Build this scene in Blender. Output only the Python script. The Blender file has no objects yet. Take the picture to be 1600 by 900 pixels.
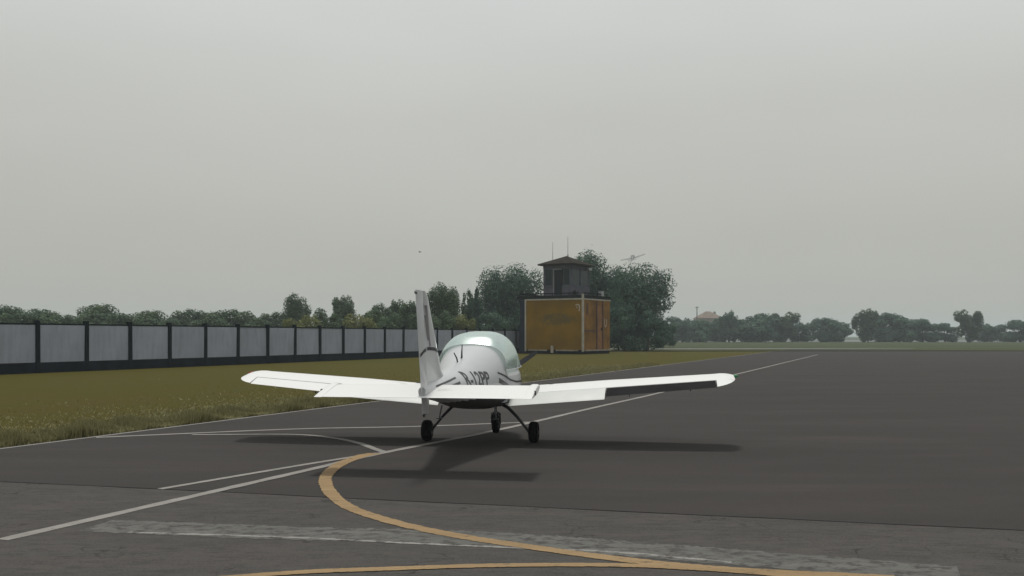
import bpy, bmesh, math, random
import numpy as np
from mathutils import Vector, Matrix
from mathutils.bvhtree import BVHTree

R = math.radians
S = bpy.context.scene
COL = S.collection
H, F = 1.84, 1500.0          # eye height (m), focal length in pixels of the 1600 px wide frame

# ------------------------------------------------------------------ camera, sky, sun, exposure
cam_data = bpy.data.cameras.new('camera')
cam = bpy.data.objects.new('camera', cam_data); COL.objects.link(cam)
cam.location = (0, 0, H); cam.rotation_euler = (R(90), 0, 0)
cam_data.sensor_width = 36; cam_data.lens = 36 * F / 1600; cam_data.shift_y = 75 / 1600
cam_data.clip_start = 0.1; cam_data.clip_end = 9000
S.camera = cam
S.cycles.volume_bounces = 2; S.render.film_transparent = False
S.view_settings.view_transform = 'Standard'; S.view_settings.look = 'None'
S.view_settings.exposure = -0.12; S.view_settings.gamma = 1

SUN_EL, SUN_AZ = 71.0, 0.0    # the sun stands high, slightly beyond the aeroplane
W = bpy.data.worlds.new('World'); S.world = W; W.use_nodes = True
wn, wl = W.node_tree.nodes, W.node_tree.links
wn.clear()
out = wn.new('ShaderNodeOutputWorld')
sky = wn.new('ShaderNodeTexSky'); sky.sky_type = 'NISHITA'; sky.sun_disc = False
sky.sun_elevation = R(SUN_EL); sky.sun_rotation = R(SUN_AZ)
sky.air_density = 1.0; sky.dust_density = 6.0; sky.ozone_density = 1.0
bg1 = wn.new('ShaderNodeBackground'); bg1.inputs[1].default_value = 0.06
hs = wn.new('ShaderNodeHueSaturation'); hs.inputs['Saturation'].default_value = 0.35
wl.new(sky.outputs[0], hs.inputs['Color']); wl.new(hs.outputs[0], bg1.inputs[0])
tc = wn.new('ShaderNodeTexCoord'); sx = wn.new('ShaderNodeSeparateXYZ')
wl.new(tc.outputs['Generated'], sx.inputs[0])
cr = wn.new('ShaderNodeValToRGB'); wl.new(sx.outputs['Z'], cr.inputs[0])
e = cr.color_ramp.elements
e[0].position = 0.0; e[0].color = (.53, .52, .47, 1)
e[1].position = 0.34; e[1].color = (.74, .76, .74, 1)
m = e.new(0.10); m.color = (.55, .55, .505, 1)
m = e.new(0.22); m.color = (.62, .625, .585, 1)
m = e.new(0.9); m.color = (.74, .77, .77, 1)
nz = wn.new('ShaderNodeTexNoise'); nz.inputs['Scale'].default_value = 1.6; nz.inputs['Detail'].default_value = 3
mp = wn.new('ShaderNodeMapping'); mp.inputs['Scale'].default_value = (1, 1, 3.5)
wl.new(tc.outputs['Generated'], mp.inputs[0]); wl.new(mp.outputs[0], nz.inputs['Vector'])
mr = wn.new('ShaderNodeMapRange'); mr.inputs['From Min'].default_value = .3; mr.inputs['From Max'].default_value = .7
mr.inputs['To Min'].default_value = .95; mr.inputs['To Max'].default_value = 1.045
wl.new(nz.outputs['Fac'], mr.inputs[0])
bg2 = wn.new('ShaderNodeBackground'); wl.new(cr.outputs[0], bg2.inputs[0]); wl.new(mr.outputs[0], bg2.inputs[1])
mxs = wn.new('ShaderNodeMixShader'); mxs.inputs[0].default_value = 0.88
wl.new(bg1.outputs[0], mxs.inputs[1]); wl.new(bg2.outputs[0], mxs.inputs[2]); wl.new(mxs.outputs[0], out.inputs[0])

sd = bpy.data.lights.new('sun', 'SUN'); sd.energy = 2.0; sd.angle = R(6.5); sd.color = (1, .965, .91)
sun = bpy.data.objects.new('sun', sd); COL.objects.link(sun)
sun.rotation_euler = (R(-(90 - SUN_EL)), 0, 0)      # light travels down and towards the camera
sun.location = (0, 10, 60)

# ------------------------------------------------------------------ helpers
def G(px, py):
    """ground point seen at pixel (px, py) of the 1600x900 photograph"""
    Y = H * F / (py - 525.0)
    return Vector(((px - 800) / F * Y, Y, 0))

def tag(o, label=None, cat=None, group=None, kind=None):
    if label: o['label'] = label
    if cat: o['category'] = cat
    if group: o['group'] = group
    if kind: o['kind'] = kind
    return o

def empty(name, loc=(0, 0, 0), rz=0.0):
    o = bpy.data.objects.new(name, None); COL.objects.link(o)
    o.location = loc; o.rotation_euler = (0, 0, rz); o.empty_display_size = .3
    return o

class MB:
    def __init__(s): s.v = []; s.f = []; s.mi = []
    def add(s, v, f, mi=0):
        b = len(s.v); s.v += [tuple(p) for p in v]; s.f += [tuple(i + b for i in q) for q in f]; s.mi += [mi] * len(f); return s
    def box(s, x0, x1, y0, y1, z0, z1, mi=0):
        v = [(x0,y0,z0),(x1,y0,z0),(x1,y1,z0),(x0,y1,z0),(x0,y0,z1),(x1,y0,z1),(x1,y1,z1),(x0,y1,z1)]
        return s.add(v, [(0,3,2,1),(4,5,6,7),(0,1,5,4),(1,2,6,5),(2,3,7,6),(3,0,4,7)], mi)
    def tube(s, pts, r, n=8, mi=0, cap=True):
        pts = [Vector(p) for p in pts]; rr = r if isinstance(r, (list, tuple)) else [r] * len(pts)
        rings = []
        up = Vector((0, 0, 1))
        for i, p in enumerate(pts):
            d = (pts[min(i+1, len(pts)-1)] - pts[max(i-1, 0)]).normalized()
            a = d.cross(up if abs(d.z) < .95 else Vector((1, 0, 0))).normalized(); b = d.cross(a)
            rings.append([p + (a*math.cos(t) + b*math.sin(t)) * rr[i] for t in [2*math.pi*k/n for k in range(n)]])
        return s.loft(rings, mi, cap)
    def loft(s, rings, mi=0, cap=True):
        n = len(rings[0]); v = [p for r_ in rings for p in r_]; f = []
        for i in range(len(rings) - 1):
            for k in range(n):
                f.append((i*n+k, i*n+(k+1) % n, (i+1)*n+(k+1) % n, (i+1)*n+k))
        if cap: f.append(tuple(range(n))[::-1]); f.append(tuple((len(rings)-1)*n + k for k in range(n)))
        return s.add(v, f, mi)
    def build(s, name, mat, parent=None, smooth=False, bevel=0, fix=True, auto=35):
        me = bpy.data.meshes.new(name); me.from_pydata(s.v, [], s.f); me.update()
        mats = mat if isinstance(mat, (list, tuple)) else [mat]
        for m_ in mats: me.materials.append(m_)
        if len(mats) > 1: me.polygons.foreach_set('material_index', s.mi)
        if fix:
            bm = bmesh.new(); bm.from_mesh(me); bmesh.ops.recalc_face_normals(bm, faces=bm.faces); bm.to_mesh(me); bm.free()
        if smooth:
            me.polygons.foreach_set('use_smooth', [True] * len(me.polygons))
            try: me.set_sharp_from_angle(angle=R(auto))
            except Exception: pass
        o = bpy.data.objects.new(name, me); COL.objects.link(o); o.parent = parent
        if bevel:
            b = o.modifiers.new('bevel', 'BEVEL'); b.width = bevel; b.segments = 2; b.limit_method = 'ANGLE'
        return o

# ------------------------------------------------------------------ materials
def M(name, col, rough=.6, metal=0, noise=0, scale=5, bump=0, bscale=40, coat=0, col2=None, spec=.5, detail=4, stretch=None, thr=(.35, .65)):
    m = bpy.data.materials.new(name); m.use_nodes = True
    n, l = m.node_tree.nodes, m.node_tree.links; b = n['Principled BSDF']
    b.inputs['Base Color'].default_value = (*col, 1); b.inputs['Roughness'].default_value = rough
    b.inputs['Metallic'].default_value = metal; b.inputs['Coat Weight'].default_value = coat
    b.inputs['Specular IOR Level'].default_value = spec
    tc = n.new('ShaderNodeTexCoord'); vec = tc.outputs['Object']
    if stretch:
        mp = n.new('ShaderNodeMapping'); mp.inputs['Scale'].default_value = stretch; l.new(vec, mp.inputs[0]); vec = mp.outputs[0]
    if noise or col2:
        t = n.new('ShaderNodeTexNoise'); t.inputs['Scale'].default_value = scale; t.inputs['Detail'].default_value = detail
        l.new(vec, t.inputs['Vector'])
        r = n.new('ShaderNodeMapRange'); r.inputs['From Min'].default_value = thr[0]; r.inputs['From Max'].default_value = thr[1]
        l.new(t.outputs['Fac'], r.inputs[0])
        mx = n.new('ShaderNodeMix'); mx.data_type = 'RGBA'
        c2 = col2 if col2 else tuple(c * (1 - noise) for c in col)
        c1 = col if col2 else tuple(min(1, c * (1 + noise)) for c in col)
        mx.inputs['A'].default_value = (*c1, 1); mx.inputs['B'].default_value = (*c2, 1)
        l.new(r.outputs[0], mx.inputs['Factor']); l.new(mx.outputs['Result'], b.inputs['Base Color'])
    if bump:
        t2 = n.new('ShaderNodeTexNoise'); t2.inputs['Scale'].default_value = bscale; t2.inputs['Detail'].default_value = 6
        l.new(vec, t2.inputs['Vector'])
        bp = n.new('ShaderNodeBump'); bp.inputs['Strength'].default_value = bump; bp.inputs['Distance'].default_value = .02
        l.new(t2.outputs['Fac'], bp.inputs['Height']); l.new(bp.outputs[0], b.inputs['Normal'])
    return m

def nnoise(n, l, vec, scale, detail=4, rough=.55, lo=.35, hi=.65):
    t = n.new('ShaderNodeTexNoise'); t.inputs['Scale'].default_value = scale; t.inputs['Detail'].default_value = detail
    t.inputs['Roughness'].default_value = rough
    l.new(vec, t.inputs['Vector'])
    r = n.new('ShaderNodeMapRange'); r.inputs['From Min'].default_value = lo; r.inputs['From Max'].default_value = hi
    l.new(t.outputs['Fac'], r.inputs[0]); return r.outputs[0], t.outputs['Fac']

def nmix(n, l, fac, a, b, mode='MIX'):
    mx = n.new('ShaderNodeMix'); mx.data_type = 'RGBA'; mx.blend_type = mode
    for key, v in (('A', a), ('B', b)):
        if hasattr(v, 'links'): l.new(v, mx.inputs[key])
        else: mx.inputs[key].default_value = (*v, 1)
    if hasattr(fac, 'links'): l.new(fac, mx.inputs['Factor'])
    else: mx.inputs['Factor'].default_value = fac
    return mx.outputs['Result']

def asphalt(name, c1, c2, stain, coarse, joints=False, paint=None, paint_cover=.6, cracks=.0):
    m = bpy.data.materials.new(name); m.use_nodes = True
    n, l = m.node_tree.nodes, m.node_tree.links; b = n['Principled BSDF']
    b.inputs['Roughness'].default_value = .95; b.inputs['Specular IOR Level'].default_value = .06
    tc = n.new('ShaderNodeTexCoord'); geo = n.new('ShaderNodeNewGeometry')
    v = geo.outputs['Position']
    mp = n.new('ShaderNodeMapping'); mp.inputs['Rotation'].default_value = (0, 0, R(15)); mp.inputs['Scale'].default_value = (.35, 1.4, 1); l.new(v, mp.inputs[0])
    big, _ = nnoise(n, l, mp.outputs[0], .35, 5, .6)
    mid, _ = nnoise(n, l, mp.outputs[0], 2.2, 7, .68)
    fine, fr = nnoise(n, l, v, 85, 3, .7, .3, .7)
    c = nmix(n, l, big, c1, c2)
    tint, _ = nnoise(n, l, mp.outputs[0], .9, 5, .6)
    c = nmix(n, l, mid, c, nmix(n, l, .75, c, stain))
    c = nmix(n, l, nmath(n, l, 'MULTIPLY', tint, .5), c, tuple(x * k for x, k in zip(c1, (.86, .96, .90))))
    dark = tuple(x * .55 for x in c1); lite = tuple(min(1, x * 1.75) for x in c2)
    c = nmix(n, l, nmath(n, l, 'MULTIPLY', fine, coarse), c, lite)
    fine2, _ = nnoise(n, l, v, 47, 2, .6, .5, .68)
    c = nmix(n, l, nmath(n, l, 'MULTIPLY', fine2, coarse * .9), c, dark)
    if cracks:
        mp3 = n.new('ShaderNodeMapping'); mp3.inputs['Rotation'].default_value = (0, 0, R(14)); mp3.inputs['Scale'].default_value = (.8, 2.6, 1); l.new(v, mp3.inputs[0])
        st1, _ = nnoise(n, l, mp3.outputs[0], 1.7, 8, .72, .44, .60); st2, _ = nnoise(n, l, mp3.outputs[0], 4.5, 6, .75, .50, .66)
        c = nmix(n, l, nmath(n, l, 'MULTIPLY', st1, .45), c, tuple(x * k for x, k in zip(c2, (1.35, 1.30, 1.32))))
        c = nmix(n, l, nmath(n, l, 'MULTIPLY', st2, .50), c, tuple(x * k for x, k in zip(c1, (.62, .66, .60))))
        vo = n.new('ShaderNodeTexVoronoi'); vo.feature = 'DISTANCE_TO_EDGE'; vo.inputs['Scale'].default_value = 1.1
        nzv = n.new('ShaderNodeTexNoise'); nzv.inputs['Scale'].default_value = 1.6; nzv.inputs['Detail'].default_value = 5; l.new(v, nzv.inputs['Vector'])
        ad = n.new('ShaderNodeVectorMath'); ad.operation = 'ADD'; l.new(v, ad.inputs[0])
        sc = n.new('ShaderNodeVectorMath'); sc.operation = 'SCALE'; sc.inputs['Scale'].default_value = 1.3; l.new(nzv.outputs['Color'], sc.inputs[0]); l.new(sc.outputs[0], ad.inputs[1])
        l.new(ad.outputs[0], vo.inputs['Vector'])
        mr = n.new('ShaderNodeMapRange'); mr.inputs['From Min'].default_value = 0; mr.inputs['From Max'].default_value = .016
        mr.inputs['To Min'].default_value = 1; mr.inputs['To Max'].default_value = 0; l.new(vo.outputs['Distance'], mr.inputs[0])
        cm, _ = nnoise(n, l, v, .9, 2, .5, .52, .6)
        c = nmix(n, l, nmath(n, l, 'MULTIPLY', nmath(n, l, 'MULTIPLY', mr.outputs[0], cm), cracks), c, dark)
    if paint:
        mp2 = n.new('ShaderNodeMapping'); mp2.inputs['Rotation'].default_value = (0, 0, R(15)); mp2.inputs['Scale'].default_value = (.85, 1.25, 1); l.new(v, mp2.inputs[0])
        wear, _ = nnoise(n, l, mp2.outputs[0], 7, 8, .72, paint_cover, paint_cover + .12)
        sp, _ = nnoise(n, l, v, 60, 3, .7, .55, .7)
        pc = nmix(n, l, mid, paint, tuple(x * .78 for x in paint))
        pc = nmix(n, l, nmath(n, l, 'MULTIPLY', sp, .45), pc, c)
        c = nmix(n, l, wear, pc, c)
    l.new(c, b.inputs['Base Color'])
    bp = n.new('ShaderNodeBump'); bp.inputs['Strength'].default_value = .5; bp.inputs['Distance'].default_value = .006
    l.new(fr, bp.inputs['Height']); l.new(bp.outputs[0], b.inputs['Normal'])
    return m

def nmath(n, l, op, a, b):
    mt = n.new('ShaderNodeMath'); mt.operation = op
    for i, v in enumerate((a, b)):
        if hasattr(v, 'links'): l.new(v, mt.inputs[i])
        else: mt.inputs[i].default_value = v
    return mt.outputs[0]

A1, A2, AS = (.042, .0388, .0368), (.062, .0567, .0540), (.051, .0445, .0445)
B1, B2, BS = (.055, .052, .048), (.074, .070, .065), (.062, .053, .052)
m_asph = asphalt('asphalt_smooth', A1, A2, AS, .22)
m_near = asphalt('asphalt_rough', B1, B2, BS, .5, cracks=.8)
m_white_line = asphalt('white_line_paint', A1, A2, AS, .2, paint=(.30, .285, .265), paint_cover=.60)
m_yellow_line = asphalt('yellow_line_paint', B1, B2, BS, .2, paint=(.335, .235, .13), paint_cover=.585)
m_worn = asphalt('worn_white_paint', B1, B2, BS, .5, paint=(.150, .148, .138), paint_cover=.47)
m_worn_line = asphalt('worn_line_paint', B1, B2, BS, .5, paint=(.30, .29, .27), paint_cover=.5)
m_seam = M('joint_tar', (.015, .014, .014), .95, spec=.05, noise=.3, scale=3)
m_conc = asphalt('concrete_strip', (.13, .14, .135), (.17, .175, .17), (.2, .2, .2), .15)

def grass_mat():
    m = bpy.data.materials.new('grass_ground'); m.use_nodes = True
    n, l = m.node_tree.nodes, m.node_tree.links; b = n['Principled BSDF']
    b.inputs['Roughness'].default_value = .95; b.inputs['Specular IOR Level'].default_value = .1
    v = n.new('ShaderNodeNewGeometry').outputs['Position']
    big, _ = nnoise(n, l, v, .045, 4, .6)
    mid, _ = nnoise(n, l, v, .4, 6, .7)
    fine, fr = nnoise(n, l, v, 9, 6, .75, .3, .7)
    c = nmix(n, l, big, (.068, .062, .006), (.082, .056, .008))
    c = nmix(n, l, nmath(n, l, 'MULTIPLY', mid, .55), c, (.062, .068, .006))
    c = nmix(n, l, nmath(n, l, 'MULTIPLY', fine, .6), c, (.052, .046, .006))
    # beyond the taxiway the turf is greener
    sp = n.new('ShaderNodeSeparateXYZ'); l.new(v, sp.inputs[0])
    mr = n.new('ShaderNodeMapRange'); mr.inputs['From Min'].default_value = 118; mr.inputs['From Max'].default_value = 135
    l.new(sp.outputs['Y'], mr.inputs[0])
    c = nmix(n, l, mr.outputs[0], c, nmix(n, l, mid, (.045, .062, .026), (.062, .070, .032)))
    l.new(c, b.inputs['Base Color'])
    bp = n.new('ShaderNodeBump'); bp.inputs['Strength'].default_value = .7; bp.inputs['Distance'].default_value = .06
    l.new(fr, bp.inputs['Height']); l.new(bp.outputs[0], b.inputs['Normal'])
    return m
m_grass = grass_mat()

# ------------------------------------------------------------------ the ground
def sheet(name, pts, z, mat):
    b = MB(); b.add([(p[0], p[1], z) for p in pts], [tuple(range(len(pts)))])
    o = b.build(name, mat, fix=False)
    if o.data.polygons[0].normal.z < 0: o.data.flip_normals()
    return tag(o, kind='structure')
sheet('ground', [(-3000, -60), (3000, -60), (3000, 3000), (-3000, 3000)], 0, m_grass)
E1, E2 = G(456, 643), G(1143, 557)                 # grass edge of the apron: one straight line
ed = (E2 - E1).normalized(); en = Vector((ed.y, -ed.x, 0))
pe = lambda t, off=0: E1 + ed * t + en * off
sheet('taxiway', [pe(-60), pe(-60, 46), pe(118, 46), pe(118)], .004, m_asph)
# joint across the apron and the rougher asphalt on the near side
J1, J2 = G(456, 775), G(1143, 808); jd = (J2 - J1).normalized(); jn = Vector((jd.y, -jd.x, 0))
if jn.y > 0: jn = -jn
t_left = -((J1 - E1).dot(en)) / jd.dot(en)
jl = J1 + jd * (t_left + .02)
jr = J1 + jd * 42
sheet('apron', [jl, jr, jr + jn * 40 + jd*0, pe(-52) + en*.02], .006, m_near)
def ribbon(name, pts, w, z, mat, jitter=0.0, seed=1):
    rnd = random.Random(seed); L, Rr = [], []
    for i, p in enumerate(pts):
        d = (pts[min(i+1, len(pts)-1)] - pts[max(i-1, 0)]).normalized(); nn = Vector((-d.y, d.x, 0))
        ww = w[i] if isinstance(w, list) else w
        ww = ww * (1 + rnd.uniform(-jitter, jitter))
        L.append(p + nn * ww / 2); Rr.append(p - nn * ww / 2)
    b = MB(); v = [(p.x, p.y, z) for p in L + Rr]; k = len(L)
    b.add(v, [(i, k + i, k + i + 1, i + 1) for i in range(k - 1)])
    o = b.build(name, mat, fix=False)
    if o.data.polygons[0].normal.z < 0: o.data.flip_normals()
    return tag(o, kind='structure')
def spline(ctrl, n=10):
    n *= 3
    P = [ctrl[0] * 2 - ctrl[1]] + ctrl + [ctrl[-1] * 2 - ctrl[-2]]; o = []
    for i in range(1, len(P) - 2):
        a, b, c, d = P[i-1], P[i], P[i+1], P[i+2]
        for k in range(n):
            t = k / n
            o.append(.5 * ((2*b) + (c-a)*t + (2*a-5*b+4*c-d)*t*t + (3*b-a-3*c+d)*t**3))
    o.append(P[-2]); return o
rj = random.Random(4)
ribbon('joint_line', [J1 + jd * (t_left + .1 + k * .5) + jn * rj.uniform(-.012, .012) for k in range(90)], .040, .0070, m_seam, .25)
lineA = spline([G(456, 741) + (G(456, 741) - G(600, 708)) * 1.8, G(456, 741), G(600, 708), G(780, 672), G(930, 637), G(1010, 619), G(1010,619) + ed * 8, G(1010,619) + ed * 16, G(1010,619) + ed * 40, G(1010,619) + ed * 70], 8)
ribbon('taxiway_centre_line', lineA, .15, .0100, m_white_line, .1)
ribbon('taxiway_branch_line', spline([G(250, 765), G(456, 730), G(530, 718), G(590, 708.5)], 8), .11, .0090, m_white_line, .1, 3)
ribbon('cross_line', spline([G(150, 684), G(456, 671), G(640, 667), G(800, 661), G(830, 660)], 8), .16, .0080, m_white_line, .1, 4)
ribbon('white_curve_line', spline([G(300, 680), G(456, 679.5), G(520, 685), G(560, 693), G(585, 702), G(600, 707)], 8), .13, .0110, m_white_line, .1, 5)
ribbon('edge_line', [pe(-30, .12), pe(0, .12), pe(4.5, .12)] + [pe(t, .12) for t in range(6, 118, 8)], .09, .0070, m_white_line, .15, 6)
cE = [G(586, 709.5), G(563, 714), G(530, 727), G(511, 743), G(509, 757), G(520, 775), G(548, 795), G(600, 813), G(660, 828), G(740, 843), G(820, 855), G(900, 866.5), G(1000, 879), G(1143, 892), G(1400, 905)]
pE = spline(cE, 8); wE = [.25 - .085 * min(1, k / 70) for k in range(len(pE))]
ribbon('yellow_curve_line', pE, wE, .0115, m_yellow_line, .10, 7)
ribbon('yellow_edge_line', spline([G(200, 917), G(456, 897), G(600, 891), G(750, 886), G(900, 884.5), G(1000, 886), G(1060, 889), G(1143, 894), G(1400, 915)], 8), .12, .0125, m_yellow_line, .10, 8)
ribbon('worn_stripe', spline([G(150, 822), G(456, 834), G(640, 838), G(800, 845), G(950, 856), G(1143, 871), G(1500, 900)], 10), .58, .0080, m_worn, .10, 9)
ribbon('worn_thin_line', spline([G(200, 833), G(456, 841), G(640, 850), G(800, 857), G(960, 864), G(1143, 880)], 10), .06, .0090, m_worn_line, .2, 10)
# beyond the yellow building: pale path, dark drainage edge, far runway
sheet('path', [(7, 134), (26, 134), (40, 137), (60, 142), (60, 145.5), (30, 143), (7, 141)], .006, m_conc)
m_ditch = M('ditch_dark', (.020, .022, .009), .98, spec=.03, noise=.4, scale=2)
sheet('ditch', [(9.4, 112), (30, 114), (70, 116), (70, 122.5), (30, 122), (9.4, 118.5)], .008, m_ditch)  # flat dark strip laid along the ditch line
sheet('runway', [(-20, 295), (420, 270), (420, 470), (-20, 500)], .006, m_conc)

# ------------------------------------------------------------------ air
hz = MB(); hz.box(-3010, 3010, -70, 3010, -1.0, 34)
m_h = bpy.data.materials.new('haze_air'); m_h.use_nodes = True
hn, hl = m_h.node_tree.nodes, m_h.node_tree.links; hn.clear()
ho = hn.new('ShaderNodeOutputMaterial'); pv = hn.new('ShaderNodeVolumePrincipled')
pv.inputs['Color'].default_value = (.84, .93, .97, 1); pv.inputs['Density'].default_value = .00052
hl.new(pv.outputs[0], ho.inputs['Volume'])
haze = tag(hz.build('haze', m_h), kind='stuff')

# ------------------------------------------------------------------ the aeroplane
m_wp = M('white_gelcoat', (.50, .51, .52), .30, noise=.03, scale=1.5, coat=.3)  # greyer than the wing white: the fuselage's shading is put into the colour
m_belly = M('belly_dark_grey', (.045, .042, .04), .6, noise=.3, scale=3)
m_wing = M('white_wing_paint', (.79, .785, .77), .38, col2=(.50, .49, .47), scale=2.6, coat=.1, thr=(.64, .80))
m_flap = M('shaded_flap_white', (.56, .57, .55), .4, noise=.05, scale=3)  # wing white darkened so the colour carries the flaps' rear-facing shade
m_ail = M('aileron_dark_grey', (.014, .0145, .0145), .9, spec=.1, noise=.2, scale=2)  # right aileron only, the left one keeps the wing white
m_blk = M('black_vinyl', (.012, .013, .015), .35)
m_gry = M('fin_streak_grey', (.16, .155, .16), .4, noise=.2, scale=3)
m_tyre = M('tyre_rubber', (.008, .0075, .0075), .95, spec=.1, noise=.3, scale=20)
m_rim = M('rim_metal', (.10, .10, .10), .4, .7)
m_steel = M('leg_steel', (.05, .05, .055), .35, .6)
m_cock = M('cockpit_trim', (.10, .09, .085), .8, noise=.2, scale=8)
m_seat = M('seat_cloth', (.30, .24, .20), .9, noise=.2, scale=14)
m_prop = M('propeller_black', (.018, .018, .02), .4)
m_glass = bpy.data.materials.new('canopy_glass'); m_glass.use_nodes = True
gn, gl = m_glass.node_tree.nodes, m_glass.node_tree.links; gn.clear()
go = gn.new('ShaderNodeOutputMaterial'); g1 = gn.new('ShaderNodeBsdfTransparent'); g1.inputs[0].default_value = (.78, .88, .85, 1)
g2 = gn.new('ShaderNodeBsdfGlossy'); g2.inputs['Roughness'].default_value = .24; g2.inputs[0].default_value = (.9, 1, .97, 1)
g3 = gn.new('ShaderNodeBsdfTranslucent'); g3.inputs[0].default_value = (.72, .86, .82, 1)
lw = gn.new('ShaderNodeLayerWeight'); lw.inputs[0].default_value = .35
gm = gn.new('ShaderNodeMixShader'); gm2 = gn.new('ShaderNodeMixShader'); gm2.inputs[0].default_value = .34
gmr = gn.new('ShaderNodeMapRange'); gmr.inputs['To Min'].default_value = .16; gmr.inputs['To Max'].default_value = .95
gl.new(lw.outputs['Facing'], gmr.inputs[0])
gl.new(g1.outputs[0], gm2.inputs[1]); gl.new(g3.outputs[0], gm2.inputs[2])
gl.new(gmr.outputs[0], gm.inputs[0]); gl.new(gm2.outputs[0], gm.inputs[1]); gl.new(g2.outputs[0], gm.inputs[2]); gl.new(gm.outputs[0], go.inputs[0])

YAW = 9.2
plane = empty('light_aircraft', (-.557, 16.7, 0), R(-YAW))
tag(plane, 'white low-wing light aeroplane seen from behind on the tarmac, fin standing left of its canopy', 'aeroplane')

def ring(y, w, zb, zm, zt, nt=2.2, nb=2.6, n=40, y_top=0.0):
    r = []
    for k in range(n):
        t = 2 * math.pi * k / n; c, s_ = math.cos(t), math.sin(t)
        nn = nt if s_ >= 0 else nb
        x = w * math.copysign(abs(c) ** (2 / nn), c)
        h = (zt - zm) if s_ >= 0 else (zm - zb)
        r.append(Vector((x, y, zm + h * math.copysign(abs(s_) ** (2 / nn), s_))))
    return r
def interp(keys, ys):
    o = []
    for y in ys:
        for a, b in zip(keys[:-1], keys[1:]):
            if a[0] <= y <= b[0]:
                t = (y - a[0]) / (b[0] - a[0]); t2 = t
                o.append([a[i] + (b[i] - a[i]) * t2 for i in range(len(a))]); break
    return o
rear = [(-4.0, .05, 1.02, 1.10, 1.16, 2.0, 2.0), (-3.6, .11, .97, 1.09, 1.21, 2.0, 2.1), (-3.0, .20, .90, 1.07, 1.28, 2.0, 2.2),
        (-2.4, .285, .82, 1.05, 1.34, 1.95, 2.4), (-1.8, .38, .74, 1.05, 1.435, 1.95, 2.6), (-1.3, .47, .68, 1.06, 1.545, 2.1, 2.8),
        (-.9, .55, .64, 1.07, 1.65, 2.5, 3.0), (-.62, .585, .615, 1.08, 1.71, 2.85, 3.1)]
front = [(-.6, .587, .613, 1.06, 1.31, 4, 3.1), (0, .605, .60, 1.05, 1.30, 4, 3.2), (.6, .60, .60, 1.04, 1.31, 4, 3.1), (.96, .575, .61, 1.03, 1.32, 3.5, 3.0)]
cowl = [(.99, .57, .61, 1.02, 1.37, 2.6, 2.9), (1.3, .53, .63, 1.0, 1.36, 2.5, 2.8), (1.6, .46, .67, 1.0, 1.32, 2.4, 2.6), (1.85, .36, .74, 1.01, 1.27, 2.3, 2.4), (2.02, .22, .86, 1.05, 1.22, 2, 2)]
ys = lambda a, b, n: [a + (b - a) * i / n for i in range(n + 1)]
rings = [ring(*k) for k in interp(rear, ys(-4.0, -.62, 26)[:-1]) + [rear[-1]]] + [ring(*k) for k in interp(front, ys(-.6, .96, 8)[:-1]) + [front[-1]]] + [ring(*k) for k in interp(cowl, ys(.99, 2.02, 9)[:-1]) + [cowl[-1]]]
fb = MB(); fb.loft(rings)
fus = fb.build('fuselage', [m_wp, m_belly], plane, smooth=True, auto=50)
for p in fus.data.polygons: p.material_index = 1 if (p.center.z < .87 and -3.0 < p.center.y < 1.9) else 0  # lower fuselage faces set dark grey below a fixed height
def bvh_of(o): return BVHTree.FromObject(o, bpy.context.evaluated_depsgraph_get())
bpy.context.view_layer.update()
bvh_f = bvh_of(fus)

def decal(name, polys, target_bvh, side, mat, parent, off=.004, cell=.03):
    """polys: list of convex (y,z) polygons; cut into small cells and laid on the surface from the side"""
    bm = bmesh.new()
    for pl in polys:
        vs = [bm.verts.new((0, y, z)) for y, z in pl]
        try: bm.faces.new(vs)
        except Exception: pass
    for ax in (1, 2):
        lo = min(v.co[ax] for v in bm.verts); hi = max(v.co[ax] for v in bm.verts); c = lo + cell
        while c < hi:
            no = Vector((0, 1, 0)) if ax == 1 else Vector((0, 0, 1))
            bmesh.ops.bisect_plane(bm, geom=bm.verts[:] + bm.edges[:] + bm.faces[:], plane_co=no * c, plane_no=no); c += cell
    for v in bm.verts:
        hit = target_bvh.ray_cast(Vector((side * 3, v.co.y, v.co.z)), Vector((-side, 0, 0)))
        if hit[0] is not None: v.co = hit[0] + hit[1] * off * (1 if hit[1].x * side > 0 else -1)
        else: v.co.x = 99
    bmesh.ops.delete(bm, geom=[v for v in bm.verts if v.co.x > 50], context='VERTS')
    bmesh.ops.recalc_face_normals(bm, faces=bm.faces)
    me = bpy.data.meshes.new(name); bm.to_mesh(me); bm.free(); me.materials.append(mat)
    o = bpy.data.objects.new(name, me); COL.objects.link(o); o.parent = parent
    return o
def text_polys(txt, size, y0, z0, direction=1, sx=1.0, offset=.02, slope=0.0):
    cu = bpy.data.curves.new('t', 'FONT'); cu.body = txt; cu.size = size; cu.offset = offset; cu.resolution_u = 3
    o = bpy.data.objects.new('t', cu); COL.objects.link(o)
    bpy.context.view_layer.update()
    me = o.evaluated_get(bpy.context.evaluated_depsgraph_get()).to_mesh()
    polys = [[(y0 + direction * me.vertices[i].co.x * sx, z0 + me.vertices[i].co.y + slope * me.vertices[i].co.x) for i in p.vertices] for p in me.polygons]
    w = max(v.co.x for v in me.vertices) * sx
    bpy.data.objects.remove(o); bpy.data.curves.remove(cu)
    return polys, w
def strip(p, w):
    o = []
    for i in range(len(p) - 1):
        (a, b), (c, d) = p[i], p[i+1]; o.append([(a, b - w/2), (c, d - w/2), (c, d + w/2), (a, b + w/2)])
    return o
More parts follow.
